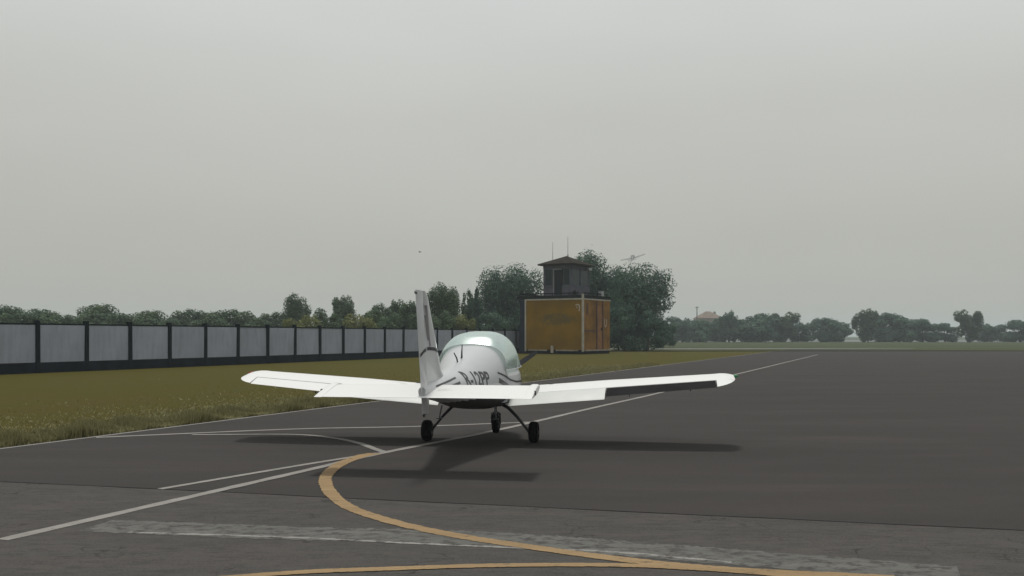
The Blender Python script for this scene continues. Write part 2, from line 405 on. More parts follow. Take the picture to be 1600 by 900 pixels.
for side, y0, d_ in ((1, -2.42, 1), (-1, -1.10, -1)):
    tp, tw = text_polys('R-12PP', .305, y0, 1.095 if side > 0 else 1.05, d_, 1.10, .006, -.035 * side)
    decal('registration_lettering', tp, bvh_f, side, m_blk, fus, cell=.04)
    for pts, w_ in (([(-3.6, 1.150), (-3.2, 1.185), (-2.72, 1.232)], .022), ([(-3.4, 1.10), (-3.1, 1.12), (-2.66, 1.158)], .035),
                    ([(-1.06, 1.245), (-.8, 1.19), (-.4, 1.105), (.2, 1.04), (1.2, 1.01)], .032), ([(-1.04, 1.12), (-.8, 1.055), (-.5, .985), (.2, .93)], .08)):
        decal('side_stripe', strip(pts, w_), bvh_f, side, m_blk, fus)

# canopy
ck = [(-.72, .578, 1.70, 2.8), (-.5, .592, 1.84, 2.85), (-.2, .606, 1.908, 2.85), (.15, .608, 1.925, 2.85), (.45, .602, 1.88, 2.8), (.7, .592, 1.74, 2.6), (.88, .58, 1.56, 2.4), (1.0, .565, 1.39, 2.3)]
def arch(y, w, zt, nt, n=28, sill=1.27):
    r = []
    for k in range(n + 1):
        t = math.pi * k / n; c, s_ = math.cos(t), math.sin(t)
        r.append(Vector((w * math.copysign(abs(c) ** (2/nt), c), y, sill + (zt - sill) * abs(s_) ** (2/nt))))
    return r
cs = [arch(*k) for k in interp(ck, ys(-.72, 1.0, 20)[:-1]) + [ck[-1]]]
cb = MB(); n_ = len(cs[0]); cb.add([p for r_ in cs for p in r_], [(i*n_+k, i*n_+k+1, (i+1)*n_+k+1, (i+1)*n_+k) for i in range(len(cs)-1) for k in range(n_-1)])
can = cb.build('canopy', m_glass, plane, smooth=True, auto=80)
fr = MB(); fr.tube([p * 1.0 for p in arch(-.72, .580, 1.702, 2.8)], .006, 6)
fr.tube([p for p in arch(1.0, .568, 1.395, 2.3)], .012, 6)
for s_ in (1, -1): fr.tube([(s_ * (k[1]-.004), k[0], 1.275) for k in ck], .010, 6)
fr.build('canopy_frame', m_wp, can, smooth=True)
ar = MB(); ar.tube(arch(.42, .595, 1.865, 2.45, sill=1.25), .018, 6); ar.build('roll_bar', m_wp, plane, smooth=True)
# cockpit contents
for sx_ in (-.27, .27):
    sb = MB(); sb.box(sx_-.2, sx_+.2, -.45, .1, 1.275, 1.32); sb.loft([[Vector((sx_+a, -.47+dy, 1.28)) for a, dy in ((-.2, 0), (.2, 0), (.2, .08), (-.2, .08))], [Vector((sx_+a, -.56+dy, 1.62)) for a, dy in ((-.16, 0), (.16, 0), (.16, .06), (-.16, .06))]])
    sb.build('seat', m_seat, plane, bevel=.02)
ip = MB(); ip.box(-.5, .5, .82, .9, 1.29, 1.42); ip.build('instrument_panel', m_cock, plane, bevel=.015)

# wing sections
def naca(t=.14, mcam=.025, p=.4, n=14):
    xs = [.5 * (1 - math.cos(math.pi * i / n)) for i in range(n + 1)]; up, lo = [], []
    for x in xs:
        yt = 5 * t * (.2969*math.sqrt(x) - .126*x - .3516*x*x + .2843*x**3 - .1036*x**4)
        yc = mcam/p**2 * (2*p*x - x*x) if x < p else mcam/(1-p)**2 * (1 - 2*p + 2*p*x - x*x)
        up.append((x, yc + yt)); lo.append((x, yc - yt))
    return up, lo
def at_x(line, x):
    for a, b in zip(line[:-1], line[1:]):
        if a[0] <= x <= b[0]: return a[1] + (b[1]-a[1]) * (x-a[0]) / max(1e-9, b[0]-a[0])
    return line[-1][1]
def prof(x0, x1, t=.14, mcam=.025, N=16):
    up, lo = naca(t, mcam)
    xs = [x0 + (x1-x0) * .5 * (1 - math.cos(math.pi * i / N)) for i in range(N+1)] if x0 == 0 else [x0 + (x1-x0)*i/8 for i in range(9)]
    return [(x, at_x(up, x)) for x in xs[::-1]] + [(x, at_x(lo, x)) for x in (xs[1:] if x0 == 0 else xs)]
INC = R(4.6)
WR = [(.40, .75, 1.40, .833), (2.2, .75, 1.40, .975), (4.02, .66, 1.16, 1.112)]     # station, LE y, chord, z at LE
def wst(s):
    for a, b in zip(WR[:-1], WR[1:]):
        if s <= b[0] + 1e-6:
            t = (s - a[0]) / (b[0] - a[0]); return [a[i] + (b[i]-a[i])*t for i in range(4)]
    return WR[-1]
def wpt(side, s, cx, cz, le=None, chord=None, z=None):
    _, l_, c_, z_ = wst(s); l_ = le if le is not None else l_; c_ = chord or c_; z_ = z if z is not None else z_
    return Vector((side * s, l_ - (cx*math.cos(INC) + cz*math.sin(INC)) * c_, z_ + (cz*math.cos(INC) - cx*math.sin(INC)) * c_))
def control(side, s0, s1, x0, defl, name, mat, parent, n=6):
    P = prof(x0, 1.0); hz_ = .5 * (P[8][1] + P[-9][1]) if len(P) > 16 else 0
    hz_ = (P[8][1] + P[9][1]) / 2
    a = R(defl); rr = []
    for i in range(n + 1):
        s = s0 + (s1-s0)*i/n
        r_ = []
        for (x, z) in P:
            dx, dz = x - x0, z - hz_
            r_.append(wpt(side, s, x0 + .008 + dx*math.cos(a) + dz*math.sin(a), hz_ - dx*math.sin(a) + dz*math.cos(a)))
        rr.append(r_)
    b = MB(); b.loft(rr); return b.build(name, mat, parent, smooth=True, auto=40)
for side in (1, -1):
    b = MB(); P = prof(0, .72); b.loft([[wpt(side, s, x, z) for x, z in P] for s in ys(.40, 4.02, 8)])
    w = b.build('wing', m_wing, plane, smooth=True, auto=40)
    b = MB(); P = prof(0, 1.0)
    tips = []
    for k, s in enumerate([4.02, 4.10, 4.18, 4.25, 4.30, 4.33]):
        t = (s - 4.02) / .31; q = math.sqrt(max(0, 1 - t*t*.96))
        ch = 1.16 * (.35 + .65*q); tips.append([wpt(side, s, x, z*(q*.85+.15), le=.66 - .16*t*t, chord=ch, z=1.112 + .0787*(s-4.02) + .03*t) for x, z in P])
    b.loft(tips); tip = b.build('wing_tip', m_wing, w, smooth=True, auto=40)
    b = MB(); P = prof(0, 1.0); b.loft([[wpt(side, s, x, z) for x, z in P] for s in (.38, .56)]); b.build('wing_root_fairing', m_wp, w, smooth=True, auto=40)
    lamp = MB(); lamp.tube([(side*4.33, .30, 1.155), (side*4.40, .30, 1.16)], [.03, .012], 8); lamp.build('navigation_light', M('red_lens' if side < 0 else 'green_lens', (.4, .02, .02) if side < 0 else (.02, .25, .08), .2), w)
    control(side, .60, 2.20, .72, 9, 'flap', m_flap, plane)
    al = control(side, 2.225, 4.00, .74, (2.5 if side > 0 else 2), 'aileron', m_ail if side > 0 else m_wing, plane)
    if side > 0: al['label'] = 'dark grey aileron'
    # flap hinge brackets
    for s in (.9, 1.9, 2.6, 3.6):
        hb = MB(); p = wpt(side, s, .66, -.03); q = wpt(side, s, .78, -.06); hb.tube([p, q], .014, 6); hb.build('hinge_bracket', m_wing, w)
    if side < 0:
        pt = MB(); p = wpt(side, 3.1, .35, -.06); pt.tube([p, p + Vector((0, 0, -.12)), p + Vector((0, .22, -.12))], .012, 6); pt.build('pitot_tube', m_steel, w)
# small dark access patches and fuel caps on the upper skins
bpy.context.view_layer.update()
for side in (1, -1):
    for (s, cx) in ((1.2, .25),):
        up, lo = naca(); p = wpt(side, s, cx, at_x(up, cx) + .004)
        c = MB(); c.tube([p, p + Vector((0, 0, .012))], .045, 14); c.build('fuel_cap', m_steel, plane)

# tail
def sym(t, n=9):
    xs = [.5 * (1 - math.cos(math.pi*i/n)) for i in range(n+1)]
    f_ = lambda x: 5*t*(.2969*math.sqrt(x) - .126*x - .3516*x*x + .2843*x**3 - .1015*x**4)
    return [(x, f_(x)) for x in xs[::-1]] + [(x, -f_(x)) for x in xs[1:]]
P = sym(.105); PV = Vector((0, -3.50, 1.105)); SA = R(8.5)
def stab_pt(x, cx, cz, c=.80, le=-3.26, z=1.105):
    y = le - cx*c; zz = z + cz*c
    dy, dz = y - PV.y, zz - PV.z
    return Vector((x, PV.y + dy*math.cos(SA) - dz*math.sin(SA)*-0 + 0*dz, PV.z + dy*math.sin(SA) + dz*math.cos(SA)))
b = MB(); b.loft([[stab_pt(x, cx, cz) for cx, cz in P] for x in (-1.44, -.75, 0, .75, 1.44)])
stab = b.build('stabilator', m_wing, plane, smooth=True, auto=40)
for side in (1, -1):
    b = MB(); b.loft([[stab_pt(side*x, cx*1.05-.03, cz*k) for cx, cz in P] for x, k in ((1.37, 1.2), (1.40, 1.45), (1.46, 1.45), (1.48, 1.1))]); h_ = b.build('tip_cap', m_wing, stab, smooth=True, auto=40)
    b = MB(); p = stab_pt(side*1.475, .62, .02); b.tube([p, p + Vector((side*.02, 0, 0))], .03, 8); b.build('tip_bolt', m_blk, h_)
b = MB(); b.loft([[stab_pt(x, .90 + cx*.098, cz*.28) for cx, cz in P] for x in (-.62, .62)]); b.build('trim_tab', m_wing, stab, smooth=True)
def vsec(z, le, te, th, P=P):
    return [Vector((cz * th / .105, le - cx*(le-te), z)) for cx, cz in P]
fin_keys = [(1.12, -2.35, -3.70, .17), (1.22, -2.75, -3.715, .13), (1.36, -3.02, -3.74, .115), (1.9, -3.44, -3.86, .10), (2.36, -3.80, -3.97, .085), (2.44, -3.90, -3.99, .05)]
b = MB(); b.loft([vsec(*k) for k in fin_keys]); fin = b.build('fin', m_wp, plane, smooth=True, auto=50)
def rsec(z, t=None):
    t = (z - .80) / (2.44 - .80); le = -3.66 - .34*t; te = -3.98 - .36*t
    return vsec(z, le, te, .075 - .03*t)
b = MB(); b.loft([rsec(z) for z in (.80, .84, 1.0, 1.3, 1.8, 2.2, 2.44)]); rud = b.build('rudder', m_wp, plane, smooth=True, auto=50)
b = MB(); b.tube([(0, -3.72, .86), (0, -3.80, .80), (0, -3.9, .77)], .018, 8); b.build('tail_skid', m_steel, plane)
b = MB(); b.tube([(0, -4.3, 2.40), (0, -4.36, 2.41)], [.02, .01], 8); b.build('tail_light', m_rim, rud)
bpy.context.view_layer.update()
bvh_t = bvh_of(fin); bvh_r = bvh_of(rud)
for side in (1, -1):
    decal('fin_stripe', strip([(-3.28, 1.62), (-3.5, 1.66), (-3.72, 1.67), (-3.82, 1.665)], .045), bvh_t, side, m_blk, fin, cell=.05)
    decal('fin_stripe', strip([(-3.86, 1.66), (-4.0, 1.64), (-4.12, 1.58)], .045), bvh_r, side, m_blk, rud, cell=.05)
    decal('fin_streak', [[(-3.66, 1.70), (-3.70, 1.70), (-3.92, 2.25), (-3.86, 2.25)], [(-3.70, 1.75), (-3.78, 1.80), (-3.90, 2.12), (-3.86, 2.12)]], bvh_t, side, m_gry, fin, cell=.06)  # grey streaks laid on the fin above the black stripe

m_seamline = M('panel_gap_grey', (.13, .13, .13), .7)
for side in (1, -1):
    decal('rudder_gap', strip([(-3.745, 1.30), (-3.80, 1.6), (-3.87, 1.95), (-3.94, 2.28)], .016), bvh_t, side, m_seamline, fin, cell=.1)
    decal('cowling_seam', [[(.99, .90), (1.005, .90), (1.005, 1.33), (.99, 1.33)]], bvh_f, side, m_seamline, fus, cell=.05)

# undercarriage
def wheel(x, y, r, w, parent):
    hub = MB(); hub.tube([(x - w*.42, y, r), (x + w*.42, y, r)], r*.46, 18); hub.tube([(x - w*.55, y, r), (x + w*.55, y, r)], r*.16, 10)
    ho_ = hub.build('wheel', m_rim, parent, smooth=True)
    prf = [(-.5, .46), (-.52, .62), (-.50, .80), (-.40, .93), (-.22, .99), (0, 1), (.22, .99), (.40, .93), (.50, .80), (.52, .62), (.5, .46)]
    rr = []
    for k in range(28):
        a = 2*math.pi*k/28; rr.append([Vector((x + px*w, y + math.cos(a)*pr*r, r + math.sin(a)*pr*r)) for px, pr in prf])
    t = MB(); n2 = len(prf); v = [p for q in rr for p in q]
    t.add(v, [(i*n2+k, i*n2+k+1, ((i+1) % 28)*n2+k+1, ((i+1) % 28)*n2+k) for i in range(28) for k in range(n2-1)])
    t.build('tyre', m_tyre, ho_, smooth=True, auto=60); return ho_
for side in (1, -1):
    lg = MB(); lg.tube([(side*.40, -.02, .655), (side*.50, -.02, .60), (side*.66, -.02, .44), (side*.80, -.02, .27), (side*.86, -.02, .19)], [.030, .028, .026, .024, .024], 8)
    lg.tube([(side*.84, 0, .185), (side*.95, 0, .185)], .02, 8); lg.tube([(side*.855, 0, .185), (side*.875, 0, .185)], .075, 14)
    lg.build('landing_gear_leg', m_steel, plane, smooth=True)
    wheel(side*.945, 0, .185, .155, plane)
    st = MB(); st.tube([(side*.44, -1.0, .70), (side*.46, -1.02, .60), (side*.47, -1.05, .50)], .012, 6); st.box(side*.47-.045, side*.47+.045, -1.10, -1.02, .485, .50); st.build('footstep', m_steel, plane)
ng = MB(); ng.tube([(0, 1.42, .78), (0, 1.52, .50), (0, 1.55, .40)], .026, 8)
for s_ in (1, -1): ng.tube([(0, 1.55, .41), (s_*.08, 1.56, .37), (s_*.085, 1.58, .175)], .015, 6)
ng.build('nose_gear_leg', m_steel, plane, smooth=True); wheel(0, 1.58, .175, .12, plane)
mud = MB(); mud.loft([[Vector((x, 1.58 + math.cos(a)*.2, .175 + math.sin(a)*.2)) for x in (-.07, .07)] + [Vector((x, 1.58 + math.cos(a)*.208, .175 + math.sin(a)*.208)) for x in (.07, -.07)] for a in [R(50 + 10*k) for k in range(11)]]); mud.build('mudguard', m_steel, plane)
# propeller, exhaust, aerials
spn = MB(); spn.tube([(0, 2.02, 1.07), (0, 2.10, 1.07), (0, 2.22, 1.07), (0, 2.32, 1.07), (0, 2.37, 1.07)], [.145, .14, .11, .06, .01], 20); spin = spn.build('spinner', m_wp, plane, smooth=True, auto=60)
prop = empty('propeller', (0, 2.11, 1.07)); prop.parent = plane
for ang in (33, 213):
    a = R(ang); dr = Vector((math.cos(a), 0, math.sin(a))); pr_ = Vector((-math.sin(a), 0, math.cos(a))); fw = Vector((0, 1, 0)); rr = []
    for r_, c_, tw_ in ((.08, .06, 55), (.2, .085, 45), (.4, .105, 30), (.6, .095, 20), (.78, .07, 14), (.86, .035, 12)):
        t_ = R(tw_); cd = pr_*math.cos(t_) + fw*math.sin(t_); nd = fw*math.cos(t_) - pr_*math.sin(t_)
        rr.append([dr*r_ + cd*(c_*x) + nd*(c_*z) for x, z in ((-.6, 0), (-.3, .07), (.1, .09), (.5, 0), (.1, -.05), (-.3, -.04))])
    b = MB(); b.loft(rr); b.build('blade', m_prop, prop, smooth=True, auto=60)
ex = MB(); ex.tube([(.14, 1.45, .70), (.14, 1.35, .60), (.14, 1.22, .55)], .028, 10); ex.build('exhaust_pipe', m_steel, plane, smooth=True)
for (y, zb, h, lean) in ((-1.5, 1.475, .23, .02), (-1.78, 1.41, .17, -.05)):
    an = MB(); an.tube([(0, y, zb), (lean*.3, y - .02, zb + h*.5), (lean, y - .06, zb + h)], [.016, .012, .008], 6); an.box(-.016, .016, y-.05, y+.05, zb-.01, zb+.022); an.build('aerial', m_blk, plane, smooth=True)

# ------------------------------------------------------------------ yellow building with the control cab
th = math.atan2(-.518, .855)
tw_ = empty('control_tower', (1.4, 100.5, 0), th)
tag(tw_, 'mustard yellow block with a small dark glazed control cab on its roof', 'control tower')
m_yel = M('mustard_paint', (.205, .118, .009), .85, spec=.1, noise=.16, scale=.5, bump=.1, bscale=8)
m_yel2 = M('weathered_orange_paint', (.215, .112, .026), .9, spec=.1, noise=.25, scale=.8, bump=.1)
m_trim = M('pale_trim', (.36, .33, .27), .6, noise=.15, scale=2)
m_brown = M('rust_brown', (.085, .032, .014), .7, noise=.3, scale=2)
m_dark = M('dark_roof_metal', (.009, .012, .011), .9, spec=.1, noise=.3, scale=1)
m_cab = M('cab_grey_panel', (.090, .092, .112), .8, spec=.2, noise=.2, scale=1.2)
m_cabg = M('cab_glass', (.008, .022, .024), .25, spec=.25)
m_roof = M('cab_roof_brown', (.026, .021, .017), .95, spec=.1, noise=.3, scale=1.4)
m_blue = M('dark_blue_cladding', (.022, .027, .042), .9, spec=.1, noise=.2, scale=1)
m_base = M('base_concrete', (.28, .25, .20), .9, noise=.25, scale=2, bump=.2)
m_galv = M('galvanised', (.30, .31, .31), .5, .4)
m_wgrey = M('weathered_grey_trim', (.19, .19, .19), .8, noise=.2, scale=3)
m_wmark = M('white_mark_paint', (.42, .36, .28), .7, noise=.2, scale=4)
W_, D_, T_ = 6.75, 6.3, 5.55
b = MB(); b.box(0, W_, 0, D_, .44, T_); wall = b.build('wall', [m_yel, m_yel2], tw_)
for p in wall.data.polygons: p.material_index = 1 if abs(p.normal.x) > .5 else 0
b = MB()
b.box(-.06, .12, -.06, .10, .25, T_); b.build('corner_trim', m_trim, tw_)
b = MB(); b.box(W_-.12, W_+.07, -.07, .12, .25, T_ + .55); b.build('corner_trim', m_trim, tw_)
b = MB(); b.box(-.06, W_+.07, -.075, .10, T_-.02, T_+.13); b.box(W_-.1, W_+.08, .10, D_+.05, T_-.02, T_+.12); b.build('roof_edge', m_trim, tw_)
b = MB(); b.box(.35, 2.6, -.14, .0, .30, .44); b.box(3.7, 6.2, -.14, .0, .30, .44); b.build('base_slab', m_base, tw_)
b = MB(); b.box(W_, W_+.16, .3, D_, .30, .44); b.build('base_slab', m_base, tw_)
b = MB(); b.box(.05, W_-.05, .05, D_-.05, 0, .435); b.build('plinth', m_dark, tw_)  # dark box filling the gap under the block, in place of its shade
b = MB(); b.box(3.1, 3.4, -.16, -.065, .1, .85); b.build('meter_box', m_wmark, tw_)
for t in (3.1, 4.5):
    b = MB(); b.box(W_+.003, W_+.08, t-.12, t+.12, .3, T_-.05); b.build('door_post', m_brown, tw_)
b = MB(); b.box(W_+.003, W_+.05, .15, 2.95, 2.3, 2.45); b.build('rail', m_brown, tw_)
b = MB(); b.box(W_+.003, W_+.05, .8, 1.1, 4.0, 5.2); b.build('rail', m_brown, tw_)
b = MB(); b.box(W_+.003, W_+.03, 3.28, 4.32, .5, 5.0); b.build('door', M('orange_door', (.23, .10, .022), .8, noise=.2, scale=2), tw_)
b = MB(); b.box(W_+.03, W_+.10, 4.05, 4.15, 2.4, 2.7); b.build('handle', m_dark, tw_)
# pale hook-shaped marks, flat paint strokes a few millimetres proud of the wall
def stroke2d(pts, w):
    o = []
    for i in range(len(pts) - 1):
        a, c = Vector(pts[i]), Vector(pts[i+1]); d = (c - a).normalized(); nn = Vector((-d.y, d.x)) * w/2; o.append([a-nn, c-nn+d*w*.15, c+nn+d*w*.15, a+nn])
    return o
b = MB()
for q in stroke2d([(5.90, 4.95), (6.05, 5.03), (6.22, 5.03), (6.33, 4.93), (6.36, 4.75), (6.34, 4.55), (6.32, 4.38)], .12): b.add([(p.x, -.008, p.y) for p in q], [(0, 1, 2, 3)])
b.add([(5.98, -.008, 4.82), (6.12, -.008, 4.80), (6.15, -.008, 4.66), (6.02, -.008, 4.68)], [(0, 1, 2, 3)])
b.build('painted_mark', m_wmark, wall, fix=False)
b = MB()
for q in stroke2d([(5.05, 3.7), (5.0, 3.3), (5.05, 2.95), (5.2, 2.8), (5.38, 2.9), (5.48, 3.2), (5.5, 3.6)], .12): b.add([(W_+.006, p.x, p.y) for p in q], [(0, 1, 2, 3)])
b.build('painted_mark', m_wmark, wall, fix=False)
n, l = m_yel.node_tree.nodes, m_yel.node_tree.links; bb = n['Principled BSDF']      # worn-away old lettering on the front
src = bb.inputs['Base Color'].links[0].from_socket; v = n.new('ShaderNodeTexCoord').outputs['Object']
sp = n.new('ShaderNodeSeparateXYZ'); l.new(v, sp.inputs[0])
ex_ = nmath(n, l, 'DIVIDE', nmath(n, l, 'SUBTRACT', sp.outputs['X'], 3.7), 2.5); ez_ = nmath(n, l, 'DIVIDE', nmath(n, l, 'SUBTRACT', sp.outputs['Z'], 3.55), .75)
rr2 = nmath(n, l, 'ADD', nmath(n, l, 'MULTIPLY', ex_, ex_), nmath(n, l, 'MULTIPLY', ez_, ez_))
mrf = n.new('ShaderNodeMapRange'); mrf.interpolation_type = 'SMOOTHSTEP'; mrf.inputs['From Min'].default_value = .25; mrf.inputs['From Max'].default_value = 1.0
mrf.inputs['To Min'].default_value = 1; mrf.inputs['To Max'].default_value = 0; l.new(rr2, mrf.inputs[0])
fz, _ = nnoise(n, l, v, 2.2, 5, .65, .36, .56)
l.new(nmix(n, l, nmath(n, l, 'MULTIPLY', mrf.outputs[0], nmath(n, l, 'MULTIPLY', fz, .85)), src, (.10, .085, .035)), bb.inputs['Base Color'])
# roof deck
b = MB(); b.box(-1.05, W_+.05, .12, D_+.1, T_+.14, T_+.46); b.build('roof_deck', m_dark, tw_)
b = MB()
for (x0, x1, y0, y1) in ((-.9, W_-.6, .25, .31), (-.9, -.84, .25, D_-.1), (W_-.25, W_-.19, .6, D_-.1)):
    b.box(x0, x1, y0, y1, T_+.62, T_+.74)
for k in range(8): x = -.9 + k*.98; b.box(x, x+.06, .25, .31, T_+.47, T_+.72)
for k in range(6): y = .6 + k*1.05; b.box(W_-.25, W_-.19, y, y+.06, T_+.47, T_+.72)
b.build('railing', m_dark, tw_)
b = MB(); b.box(W_-.55, W_-.15, 4.6, 5.2, T_+.47, T_+1.0); b.build('rooftop_box', m_galv, tw_, bevel=.03)
b = MB(); b.box(5.3, 5.75, .5, .9, T_+.47, T_+.99); b.build('air_conditioner', m_cab, tw_, bevel=.03)
b = MB(); b.box(5.35, 5.7, .46, .497, T_+.52, T_+.93); b.build('air_conditioner_grille', m_dark, tw_)
# cab
cx0, cx1, cy0, cy1, cz0, cz1 = 1.6, 4.9, 1.0, 5.15, T_+.46, 9.2
b = MB()
b.box(cx0, cx1, cy0, cy1, cz0, 7.05); b.box(cx0-.02, cx1+.02, cy0-.02, cy1+.02, 8.85, cz1)
for x, y in ((cx0, cy0), (cx1-.14, cy0), (cx0, cy1-.14), (cx1-.14, cy1-.14)): b.box(x, x+.14, y, y+.14, 7.05, 8.85)
b.build('cab_wall', m_cab, tw_)
def window(x0, x1, y0, y1, z0, z1, ax):
    f = MB(); t = .07
    if ax == 'y':
        f.box(x0, x0+t, y0-.03, y1, z0, z1); f.box(x1-t, x1, y0-.03, y1, z0, z1); f.box(x0, x1, y0-.025, y1, z0, z0+t); f.box(x0, x1, y0-.025, y1, z1-t, z1)
        g = MB(); g.box(x0+t, x1-t, y0+.01, y1-.01, z0+t, z1-t)
    else:
        f.box(x0, x1+.03, y0, y0+t, z0, z1); f.box(x0, x1+.03, y1-t, y1, z0, z1); f.box(x0, x1+.025, y0, y1, z0, z0+t); f.box(x0, x1+.025, y0, y1, z1-t, z1)
        g = MB(); g.box(x0+.01, x1-.01, y0+t, y1-t, z0+t, z1-t)
    w = f.build('window', m_cab, tw_); g.build('pane', m_cabg, w); return w
window(cx0+.16, cx0+1.1, cy0+.02, cy0+.08, 7.07, 8.83, 'y')
dr_ = MB(); dr_.box(cx0+1.18, cx0+1.30, cy0-.05, cy0+.08, cz0+.1, 8.83); dr_.box(cx0+1.30, cx0+2.2, cy0-.03, cy0+.08, 8.72, 8.83)
dd = dr_.build('door_frame', m_wgrey, tw_)
g = MB(); g.box(cx0+1.30, cx0+2.2, cy0-.01, cy0+.06, cz0+.1, 8.70); g.build('cab_door', M('cab_door_dark', (.007, .010, .012), .6, spec=.2), tw_)
window(cx0+2.36, cx1-.16, cy0+.02, cy0+.08, 7.07, 8.83, 'y')
window(cx1-.08, cx1-.02, cy0+.18, cy0+2.0, 7.07, 8.83, 'x'); window(cx1-.08, cx1-.02, cy0+2.1, cy1-.16, 7.07, 8.83, 'x')
window(cx0+.02, cx0+.08, cy0+.18, cy0+2.0, 7.07, 8.83, 'x'); window(cx0+.02, cx0+.08, cy0+2.1, cy1-.16, 7.07, 8.83, 'x')
# roof
o_ = .45; zc = 10.3; cxm, cym = (cx0+cx1)/2, (cy0+cy1)/2
b = MB(); ev = [(cx0-o_, cy0-o_), (cx1+o_, cy0-o_), (cx1+o_, cy1+o_), (cx0-o_, cy1+o_)]
b.add([(x, y, cz1) for x, y in ev] + [(x, y, cz1+.14) for x, y in ev] + [(cxm, cym, zc)], [(3, 2, 1, 0), (0, 1, 5, 4), (1, 2, 6, 5), (2, 3, 7, 6), (3, 0, 4, 7), (4, 5, 8), (5, 6, 8), (6, 7, 8), (7, 4, 8)])
b.build('cab_roof', m_roof, tw_)
b = MB(); b.box(cx1+.1, cx1+.4, cy1-.9, cy1-.2, cz1-.42, cz1-.15); b.build('floodlight', m_galv, tw_)
for (x, y, z0, z1) in ((2.0, 2.3, 9.5, 11.75), (cxm+.15, cym, 10.1, 12.35)):
    b = MB(); b.tube([(x, y, z0), (x, y, z0+.35)], .07, 8); b.tube([(x, y, z0+.35), (x, y, z1)], [.03, .018], 6); b.build('antenna', m_galv, tw_)
# dark blue stair annexe and bracket at the left end
b = MB(); b.box(-1.05, -.08, .4, 3.5, 0, 2.9); b.build('annexe', m_blue, tw_)
b = MB(); b.add([(-1.05, .3, 5.6), (-.1, .3, 5.6), (-.1, .3, 4.2), (-1.05, .42, 5.6), (-.1, .42, 5.6), (-.1, .42, 4.2)], [(0, 2, 1), (3, 4, 5), (0, 1, 4, 3), (1, 2, 5, 4), (2, 0, 3, 5)]); b.box(-.95, -.08, .5, 3.4, 2.9, 5.6); b.build('stair_screen', m_blue, tw_)

# ------------------------------------------------------------------ fence
m_panel = M('pale_fence_panel', (.33, .355, .425), .85, noise=.08, scale=.7)
m_post = M('dark_post', (.009, .014, .020), .9, spec=.1, noise=.2, scale=3)
m_pl = M('dark_plinth', (.010, .015, .022), .9, spec=.1, noise=.3, scale=1.2)
F0 = Vector(((460-800)/F*67.0, 67.0, 0)); fd = Vector((1.2, 2.76, 0)); fdir = fd.normalized(); fstep = fd.length
n, l = m_panel.node_tree.nodes, m_panel.node_tree.links; bb = n['Principled BSDF']; src = bb.inputs['Base Color'].links[0].from_socket
oi = n.new('ShaderNodeObjectInfo'); v = n.new('ShaderNodeNewGeometry').outputs['Position']
mpq = n.new('ShaderNodeMapping'); mpq.inputs['Scale'].default_value = (3, 3, .5); l.new(v, mpq.inputs[0])
dirt, _ = nnoise(n, l, mpq.outputs[0], 1.2, 6, .7, .45, .75)
c_ = nmix(n, l, nmath(n, l, 'MULTIPLY', oi.outputs['Random'], .3), src, (.24, .26, .30))
l.new(nmix(n, l, nmath(n, l, 'MULTIPLY', dirt, .45), c_, (.16, .17, .17)), bb.inputs['Base Color'])
fence = empty('fence', F0, math.atan2(fd.y, fd.x)); tag(fence, 'long fence of pale grey panels between dark posts on a dark plinth, behind the grass', 'fence')
i0, i1 = -12, 16
b = MB(); b.box(i0*fstep, i1*fstep, -.08, .08, 0, .52); b.build('plinth', m_pl, fence)
b = MB(); b.box(i0*fstep, i1*fstep, -.05, .05, 2.40, 2.47); b.build('top_rail', m_post, fence)
rnd = random.Random(3)
pm0 = None
for i in range(i0, i1 + 1):
    x = i * fstep
    b = MB(); b.box(-.115, .115, -.11, .11, 0, 2.62); o = b.build('post', m_post, fence, bevel=.01) if pm0 is None else None
    if o is None: o = pm0.copy(); COL.objects.link(o)
    else: pm0 = o
    o.location = (x, 0, 0); o.rotation_euler = (0, R(rnd.uniform(-.5, .5)), 0)
    if i < i1:
        if i == i0:
            b = MB(); b.box(.085, fstep-.085, -.02, .02, .53, 2.39); p0 = b.build('panel', m_panel, fence); pp = p0
        else: pp = p0.copy(); COL.objects.link(pp)
        pp.location = (x, rnd.uniform(-.01, .01), 0); pp.rotation_euler = (R(rnd.uniform(-1, 1)), 0, 0)

# ------------------------------------------------------------------ vegetation
def leaf_mat(name, c1, c2):
    m = bpy.data.materials.new(name); m.use_nodes = True
    n, l = m.node_tree.nodes, m.node_tree.links; b = n['Principled BSDF']
    at = n.new('ShaderNodeAttribute'); at.attribute_name = 'tone'
    l.new(nmix(n, l, at.outputs['Fac'], c1, c2), b.inputs['Base Color'])
    b.inputs['Roughness'].default_value = .7; b.inputs['Specular IOR Level'].default_value = .25
    tr = n.new('ShaderNodeBsdfTranslucent'); l.new(nmix(n, l, at.outputs['Fac'], c1, c2), tr.inputs[0])
    mx = n.new('ShaderNodeMixShader'); mx.inputs[0].default_value = .22
    l.new(b.outputs[0], mx.inputs[1]); l.new(tr.outputs[0], mx.inputs[2]); l.new(mx.outputs[0], n['Material Output'].inputs[0])
    return m
m_leaf = leaf_mat('leaves_dark', (.046, .090, .050), (.092, .140, .064))
m_leaf_b = leaf_mat('leaves_blue_green', (.042, .095, .070), (.082, .145, .092))
m_leaf_y = leaf_mat('leaves_yellow_green', (.12, .145, .045), (.20, .215, .075))
m_bark = M('bark', (.05, .042, .034), .9, noise=.3, scale=6, bump=.3)

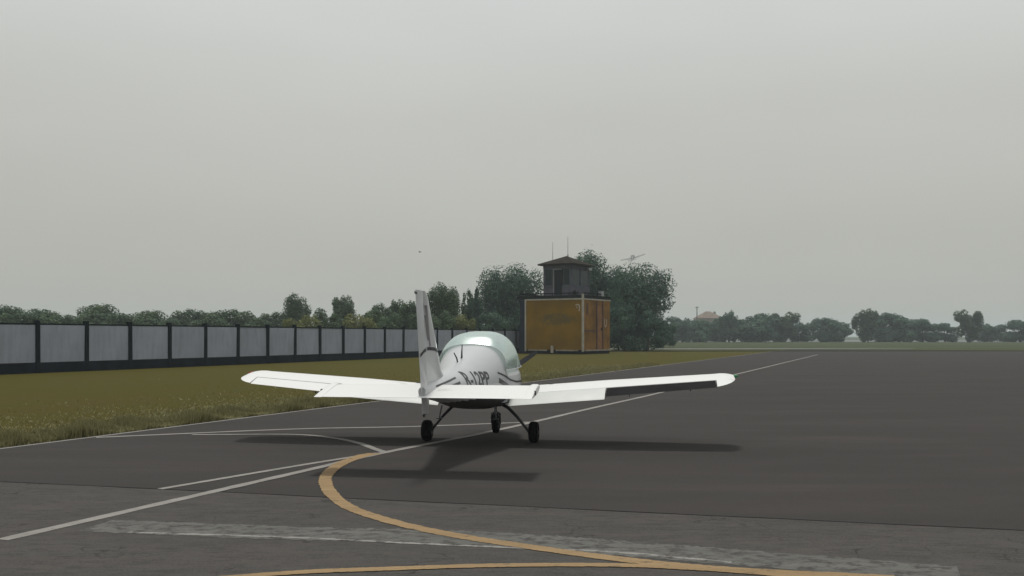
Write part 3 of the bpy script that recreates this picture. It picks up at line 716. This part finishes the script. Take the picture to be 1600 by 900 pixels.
def crown_mesh(name, w, h, z0, nblob, nleaf, leaf, seed, mat, shape='round'):
    rg = np.random.default_rng(seed); cen = []; rad = []
    for i in range(nblob):
        for _ in range(30):
            u = rg.uniform(-1, 1, 3)
            if shape == 'round':
                if np.linalg.norm(u) > 1: continue
                k = .86 if u[2] < -.2 else 1
            elif shape == 'column':
                if np.hypot(u[0], u[1]) > (1 - abs(u[2])**3 * .75): continue
            else:
                if np.hypot(u[0], u[1]) > 1 or u[2] > 1 - .35*np.hypot(u[0], u[1])**2: continue
            break
        cen.append(u); rad.append(rg.uniform(.18, .34))
    cen = np.array(cen); rad = np.array(rad)
    which = rg.choice(nblob, nleaf, p=rad**2/np.sum(rad**2))
    d = rg.normal(size=(nleaf, 3)); d /= np.linalg.norm(d, axis=1)[:, None]
    rr = rad[which] * rg.uniform(.35, 1.0, nleaf)**.5 * (1 + .20*(rg.random(nleaf) < .07))
    pos = cen[which] * (1 - rad[which])[:, None] * np.array([1, 1, 1]) + d * rr[:, None]
    for ax in range(3):
        lo_, hi_ = np.percentile(pos[:, ax], (.4, 99.6)); k_ = 2 / (hi_ - lo_); pos[:, ax] = (pos[:, ax] - (hi_ + lo_)/2) * k_
    P = pos * np.array([w/2, w/2, h/2]) + np.array([0, 0, z0 + h/2])
    nm = d + rg.normal(size=(nleaf, 3))*.42 + np.array([0, 0, .35]); nm /= np.linalg.norm(nm, axis=1)[:, None]
    a = np.cross(nm, rg.normal(size=(nleaf, 3))); a /= np.linalg.norm(a, axis=1)[:, None]; b_ = np.cross(nm, a)
    s_ = leaf * rg.uniform(.5, 1.25, nleaf)[:, None]
    q = np.stack([P - a*s_, P + b_*s_*.55, P + a*s_, P - b_*s_*.55], 1).reshape(-1, 3)
    me = bpy.data.meshes.new(name); me.vertices.add(nleaf*4); me.vertices.foreach_set('co', q.astype(np.float32).ravel())
    me.loops.add(nleaf*4); me.loops.foreach_set('vertex_index', np.arange(nleaf*4, dtype=np.int32))
    me.polygons.add(nleaf); me.polygons.foreach_set('loop_start', np.arange(0, nleaf*4, 4, dtype=np.int32))
    me.update()
    tone = np.clip(rg.uniform(0, 1, nblob)[which]*.65 + rg.uniform(0, .45, nleaf), 0, 1)
    at = me.attributes.new('tone', 'FLOAT', 'FACE'); at.data.foreach_set('value', tone.astype(np.float32))
    me.materials.append(mat); me.validate(); return me, cen, rad
def tree(name, loc, w, h, mat, label, seed, group=None, shape='round', z0=None, nblob=60, nleaf=9000, leaf=.17, cat='tree'):
    z0 = h*.12 if z0 is None else z0
    root = empty(name, loc, seed * 1.7 % 6.28); tag(root, label, cat, group)
    nleaf = int(nleaf * 1.35); w *= .91; h *= .945
    me, cen, rad = crown_mesh('crown', w, h - z0, z0, nblob, nleaf, leaf, seed, mat, shape)
    c = bpy.data.objects.new('crown', me); COL.objects.link(c); c.parent = root
    t = MB(); r0 = h * .022 + .04
    hz_ = z0 + (h - z0) * .6
    t.tube([(0, 0, -.1), (.02*h*.2, 0, h*.15), (0, .03*h*.2, h*.35), (.01*h, 0, hz_)], [r0*1.35, r0, r0*.8, r0*.35], 9)
    rn = random.Random(seed)
    for k in rn.sample(range(len(cen)), min(10, len(cen))):
        e_ = Vector((cen[k][0]*w/2*.75, cen[k][1]*w/2*.75, z0 + (h-z0)/2*(1 + cen[k][2]*.75))); s0 = Vector((0, 0, rn.uniform(h*.18, h*.45)))
        if e_.z < s0.z: s0.z = max(h*.1, e_.z*.6)
        mdl = (s0 + e_)/2 + Vector((0, 0, .06*h)); t.tube([s0, mdl, e_], [r0*.45, r0*.28, r0*.1], 6)
    t.build('trunk', m_bark, root, smooth=True)
    return root
def P2(px, Y): return ((px - 800)/F*Y, Y, 0)
def hz2(py, Y): return H + (525 - py)/F*Y
def wz(px, Y): return px/F*Y

# the large trees, each with its own crown
tree('broadleaf_tree', P2(797, 130), wz(112, 130), hz2(411, 130), m_leaf_b, 'large broad-crowned tree just left of the yellow control tower', 11, z0=.3, nblob=120, nleaf=26000, leaf=.16, shape='flat')
tree('broadleaf_tree', P2(915, 124), wz(92, 124), hz2(389, 124), m_leaf_b, 'tallest dark tree rising behind the cab roof of the control tower', 12, z0=1, nblob=110, nleaf=22000, leaf=.16)
tree('broadleaf_tree', P2(985, 122), wz(138, 122), hz2(409, 122), m_leaf_b, 'big dark round tree with a ragged edge right of the control tower', 13, nblob=140, nleaf=30000, leaf=.16, shape='flat', z0=.4)
tree('broadleaf_tree', P2(693, 118), wz(62, 118), hz2(441, 118), m_leaf, 'round dense tree standing just right of the white fin', 14, z0=.3, nblob=75, nleaf=14000, leaf=.14, shape='flat')
pg = 'slim trees between the round tree and the big tree'
tree('poplar_tree', P2(731, 126), wz(22, 126), hz2(450, 126), m_leaf, 'slim upright tree nearest the round tree right of the fin', 15, pg, 'column', nblob=26, nleaf=4500, leaf=.14)
tree('poplar_tree', P2(745, 124), wz(24, 124), hz2(446, 124), m_leaf_b, 'slim upright tree close against the big broad-crowned tree', 16, pg, 'column', nblob=26, nleaf=4800, leaf=.14)
lg_ = 'trees beyond the fence at the left'
left = [(462, 140, 42, 456, 'round tree over the fence at the left edge of the picture', 21, 'round'), (535, 145, 36, 459, 'open-crowned tree standing above the bushes left of the fin', 22, 'round'),
        (590, 128, 44, 473, 'greyish tree at the left end of the dense row left of the fin', 24, 'round'), (617, 128, 40, 467, 'middle tree of the dense row left of the fin', 25, 'flat'),
        (645, 124, 46, 469, 'dark flat-topped tree half hidden by the fin', 26, 'flat')]
for px, Y, wp, py, lb, sd_, shp in left:
    tree('broadleaf_tree', P2(px, Y), wz(wp*1.15, Y), hz2(py, Y), m_leaf, lb, sd_, lg_, shp, nblob=44, nleaf=8000, leaf=.15, z0=.3 if px > 560 else 1.6)
# bushes behind the fence
def bush(px, Y, wp, py, mat, label, seed, group='bushes beyond the fence', n=4200):
    return tree('bush', P2(px, Y), wz(wp, Y), hz2(py, Y), mat, label, seed, group, 'flat', z0=.1, nblob=26, nleaf=n, leaf=.12, cat='bush')
bush(507, 115, 42, 479, m_leaf, 'dark bush under the open-crowned tree left of the fin', 31)
bush(478, 100, 62, 490, m_leaf_y, 'wide yellow-green bush at the left edge of the picture', 32)
bush(563, 104, 60, 488, m_leaf_y, 'yellow-green bush in the gap before the dense tree row', 33)
bush(722, 112, 44, 489, m_leaf_y, 'yellow-green bush right of the fin under the slim trees', 34)
bush(660, 112, 60, 484, m_leaf, 'dark bush directly behind the fin', 35)
bush(770, 122, 70, 486, m_leaf_b, 'dark bush under the big tree left of the tower', 36)
bush(610, 108, 60, 487, m_leaf, 'dark bush under the middle trees left of the fin', 37)
bush(530, 112, 46, 489, m_leaf, 'low dark bush between the two yellow-green bushes', 38)
bush(585, 114, 40, 484, m_leaf, 'dark bush behind the yellow-green bush left of the fin', 39)
bush(690, 110, 50, 482, m_leaf, 'dark bush at the foot of the round tree right of the fin', 40)
for px, Y, wp, py, lb, sd_ in ((940, 117, 60, 478, 'dark bush at the tower side of the big ragged tree', 41), (975, 116, 64, 472, 'dark bush at the foot of the big ragged tree', 42), (1012, 117, 52, 482, 'dark bush at the right foot of the big ragged tree', 43),
                               (800, 126, 60, 478, 'dark bush against the left end of the tower', 44), (1036, 150, 40, 500, 'low bush between the big ragged tree and the far hedge', 45)):
    bush(px, Y, wp, py, m_leaf_b, lb, sd_, 'bushes under the big trees', 6000)
# far trees on the right, beyond the runway
fg = 'far trees beyond the runway'
protos = []
for k, (w, h, sh) in enumerate(((9, 7.2, 'flat'), (8, 8.2, 'round'), (11, 7.0, 'flat'))):
    protos.append((w, h, sh, 50 + k))
far = [(1052, 300, 40, 493, 'far hedge tree nearest the big ragged tree'), (1078, 296, 38, 496, 'low far tree left of the utility pole'), (1104, 290, 42, 499, 'far tree right below the house roof'),
       (1139, 285, 34, 485, 'taller dark far tree right of the house roof'), (1124, 300, 30, 495, 'small far tree between the house and the taller dark tree'), (1066, 285, 40, 500, 'low rounded far tree in front of the hedge line'), (1092, 280, 34, 503, 'low far bush in front of the utility pole')]
for k, (px, Y, wp, py, lb) in enumerate(far):
    tree('broadleaf_tree', P2(px, Y), wz(wp, Y), hz2(py, Y), m_leaf_b, lb, 60 + k, fg, 'flat', z0=.1, nblob=40, nleaf=5000, leaf=.26)
# the same woods continue to both sides of what the photograph shows
lr = 'trees beyond the fence far to the left'
base_t = None
rs = random.Random(8)
spots = [(430, 146, 1.0), (398, 150, .8), (366, 140, 1.05), (330, 138, .85), (296, 150, 1.1), (262, 132, .75), (230, 136, 1.0), (190, 128, .9), (150, 134, 1.15), (108, 126, .85), (70, 130, 1.0), (30, 122, .9), (-10, 126, 1.1)]
def copy_tree(o):
    c = o.copy(); COL.objects.link(c)
    for ch in [x for x in bpy.data.objects if x.parent == o]:
        d = ch.copy(); COL.objects.link(d); d.parent = c
    return c
names_l = ['first', 'second', 'third', 'fourth', 'fifth', 'sixth', 'seventh', 'eighth', 'ninth', 'tenth', 'eleventh', 'twelfth', 'thirteenth']
for k, (px, Y, s_) in enumerate(spots):
    if base_t is None:
        base_t = tree('broadleaf_tree', P2(px, Y), 5.6, 5.6, m_leaf, '', 71, lr, 'flat', z0=.3, nblob=44, nleaf=8000, leaf=.15); o = base_t
    else:
        o = copy_tree(base_t)
    o.location = P2(px, Y); o.scale = (s_*rs.uniform(1.2, 1.6), s_*rs.uniform(1.2, 1.6), s_); o.rotation_euler = (0, 0, rs.uniform(0, 6.28))
    o['label'] = 'tree over the left stretch of fence, %s outwards from the picture-left bush' % names_l[k]
rr_ = 'far trees along the right horizon'
base_r = None
spots = [(1165, 285, 1.0), (1192, 292, .8), (1222, 290, 1.15), (1252, 300, .9), (1280, 288, 1.0), (1312, 300, .85), (1345, 286, 1.2), (1378, 296, .95), (1412, 300, 1.0), (1446, 288, .8), (1480, 292, 1.1), (1516, 284, .95), (1550, 296, 1.15), (1590, 288, .9)]
names_r = names_l + ['fourteenth']
base_r = [tree('broadleaf_tree', P2(1165, 285), 8, 7.5, m_leaf_b, '', 72, rr_, 'flat', z0=.1, nblob=44, nleaf=6000, leaf=.26),
          tree('broadleaf_tree', P2(1192, 292), 8, 7.5, m_leaf_b, '', 73, rr_, 'flat', z0=.1, nblob=30, nleaf=6000, leaf=.26),
          tree('poplar_tree', P2(1222, 290), 4.5, 8.5, m_leaf, '', 74, rr_, 'column', z0=.3, nblob=26, nleaf=4000, leaf=.24)]
for k, (px, Y, s_) in enumerate(spots):
    o = base_r[k] if k < 3 else copy_tree(base_r[[0, 1, 0, 2, 1, 0, 1, 1, 2, 0, 1][k - 3]])
    o.location = P2(px + rs.uniform(-8, 8), Y); q = rs.uniform(.75, 1.25)
    o.scale = (q*rs.uniform(1.3, 2.1), q*rs.uniform(1.2, 1.8), q); o.rotation_euler = (0, 0, rs.uniform(0, 6.28))
    o['label'] = 'far tree on the right horizon, %s to the right of the taller dark tree' % names_r[k]

# grass blades: verge beside the apron and turf towards the fence
def blades():
    rg = np.random.default_rng(5)
    e1 = np.array([E1.x, E1.y]); d = np.array([ed.x, ed.y]); nn = -np.array([en.x, en.y])
    t = np.concatenate([rg.uniform(-16, 14, 60000), rg.uniform(-16, 40, 30000)])
    off = np.concatenate([rg.exponential(.8, 60000) + .02, rg.exponential(1.6, 30000) + .02])
    n = len(t); p = e1 + d*t[:, None] + nn*off[:, None]
    cl = np.sin(p[:, 0]*3.1 + 1.3*np.sin(p[:, 1]*2.3)) * np.sin(p[:, 1]*2.7 + p[:, 0])
    hgt = (.03 + .03*rg.random(n)) * (1 + .5*cl)
    near = (off < 1.4); hgt[near] *= 2.0 + 1.2*cl[near]
    a = rg.uniform(0, 6.28, n); w = .012 + .010*rg.random(n); lean = rg.normal(0, .035, (n, 2))
    q = np.zeros((n, 3, 3)); q[:, 0, 0] = p[:, 0] - np.cos(a)*w; q[:, 0, 1] = p[:, 1] - np.sin(a)*w
    q[:, 1, 0] = p[:, 0] + np.cos(a)*w; q[:, 1, 1] = p[:, 1] + np.sin(a)*w
    q[:, 2, :2] = p + lean; q[:, 2, 2] = hgt
    me = bpy.data.meshes.new('grass'); me.vertices.add(n*3); me.vertices.foreach_set('co', q.astype(np.float32).ravel())
    me.loops.add(n*3); me.loops.foreach_set('vertex_index', np.arange(n*3, dtype=np.int32))
    me.polygons.add(n); me.polygons.foreach_set('loop_start', np.arange(0, n*3, 3, dtype=np.int32)); me.update()
    at = me.attributes.new('tone', 'FLOAT', 'FACE'); at.data.foreach_set('value', rg.random(n).astype(np.float32))
    me.materials.append(leaf_mat('grass_blades', (.16, .15, .055), (.28, .26, .13))); me.validate()
    o = bpy.data.objects.new('grass', me); COL.objects.link(o); tag(o, 'short dry olive grass along the edge of the tarmac', 'grass', kind='stuff')
blades()

# ------------------------------------------------------------------ small far things
house = empty('house', P2(1106, 322)); tag(house, 'far house whose low pale roof shows above the trees near the utility pole', 'house')
hw = wz(42, 318)/2; hzt = hz2(486, 318)
b = MB(); b.box(-hw*.9, hw*.9, -4, 4, 0, hzt-2.2); b.build('wall', M('pale_plaster', (.34, .32, .27), .8, noise=.1, scale=.6), house)
b = MB(); b.add([(-hw, -4.5, hzt-2.4), (hw, -4.5, hzt-2.4), (hw, 4.5, hzt-2.4), (-hw, 4.5, hzt-2.4), (-hw*.15, 0, hzt), (hw*.15, 0, hzt)], [(0, 1, 5, 4), (2, 3, 4, 5), (1, 2, 5), (3, 0, 4), (3, 2, 1, 0)]); b.build('roof', M('faded_tiles', (.17, .13, .10), .8, noise=.2, scale=1), house)
b = MB(); b.box(hw*.4, hw*.55, -1, -.3, hzt-1.6, hzt-.1); b.build('chimney', M('chimney_plaster', (.3, .27, .24), .8), house)
for x in (-2.4, .2, 2.6):
    b = MB(); b.box(x-.5, x+.5, -4.06, -3.96, 2.6, 4.0); wd = b.build('window', m_trim, house); b = MB(); b.box(x-.4, x+.4, -4.10, -4.065, 2.7, 3.9); b.build('pane', m_cabg, wd)
pole = empty('utility_pole', P2(1089, 312)); tag(pole, 'thin utility pole standing above the far trees left of the house roof', 'utility pole')
b = MB(); b.tube([(0, 0, 0), (0, 0, hz2(479, 312))], [.19, .14], 8); b.build('pole', M('weathered_wood', (.10, .09, .08), .9, noise=.2), pole)
b = MB(); b.box(-.6, .6, -.06, .06, hz2(480.5, 312), hz2(479.8, 312)); b.build('crossarm', m_dark, pole)
cart = empty('ground_cart', P2(987, 150)); tag(cart, 'small pale covered cart on the path right of the yellow tower base', 'cart')
m_tarp = M('pale_tarpaulin', (.38, .42, .40), .7, noise=.2, scale=4)
b = MB(); b.loft([[Vector((x*s_, y, z)) for x, z in ((-.55, .35), (.55, .35), (.5, .9), (.2, 1.25), (-.1, 1.3), (-.45, .8))] for y, s_ in ((-.8, .9), (-.3, 1), (.4, 1), (.8, .8))]); b.build('cover', m_tarp, cart, smooth=True, auto=50)
for s_ in (-1, 1):
    b = MB(); b.tube([(s_*.5, 0, .22), (s_*.62, 0, .22)], .22, 14); b.build('wheel', m_tyre, cart)
b = MB(); b.tube([(0, -.8, .4), (-.5, -1.6, .15)], .03, 6); b.build('drawbar', m_steel, cart)
mark = empty('marker_post', P2(999, 170)); tag(mark, 'thin pale marker post behind the small covered cart', 'marker post')
b = MB(); b.tube([(0, 0, 0), (0, 0, 1.7)], [.06, .05], 8); b.build('post', m_galv, mark); b = MB(); b.box(-.14, .14, -.03, .03, 1.1, 1.7); b.build('board', m_tarp, mark)

# the aeroplane in the air: copies of the airframe parts of the parked type
m_greyac = M('flying_aircraft_shade_grey', (.30, .30, .29), .8, spec=.1)  # grey instead of white, standing in for the shaded underside's tone
fly = empty('flying_aircraft', ((990-800)/F*322, 322, hz2(402, 322) - 1.0)); tag(fly, 'small pale aeroplane flying low over the trees right of the control tower', 'aeroplane')
for ch in [o for o in bpy.data.objects if o.parent == plane and o.name.split('.')[0] in ('fuselage', 'wing', 'fin', 'rudder', 'stabilator', 'aileron', 'flap', 'canopy')]:
    c = ch.copy(); COL.objects.link(c); c.parent = fly
    if c.material_slots: c.material_slots[0].link = 'OBJECT'; c.material_slots[0].material = m_greyac
    for g_ in [o for o in bpy.data.objects if o.parent == ch and o.name.startswith('wing_tip')]:
        d = g_.copy(); COL.objects.link(d); d.parent = c; d.material_slots[0].link = 'OBJECT'; d.material_slots[0].material = m_greyac
fly.rotation_euler = (R(20), R(-13), R(-16))
# a bird
bird = empty('bird', ((656-800)/F*90, 90, hz2(394, 90))); tag(bird, 'tiny dark bird alone in the sky above the fin', 'bird')
b = MB(); m_bird = M('dark_plumage', (.05, .045, .04), .8, noise=.2)
b.tube([(-.13, 0, 0), (-.06, 0, .01), (.02, 0, .012), (.09, 0, .02), (.13, 0, .025), (.16, 0, .02)], [.012, .03, .04, .03, .022, .004], 8)
b.add([(.04, .02, .02), (-.05, .02, .02), (-.09, .2, .07), (-.02, .22, .075)], [(0, 1, 2, 3)]); b.add([(.04, -.02, .02), (-.05, -.02, .02), (-.09, -.2, .07), (-.02, -.22, .075)], [(0, 1, 2, 3)])
b.build('body', m_bird, bird, smooth=True)
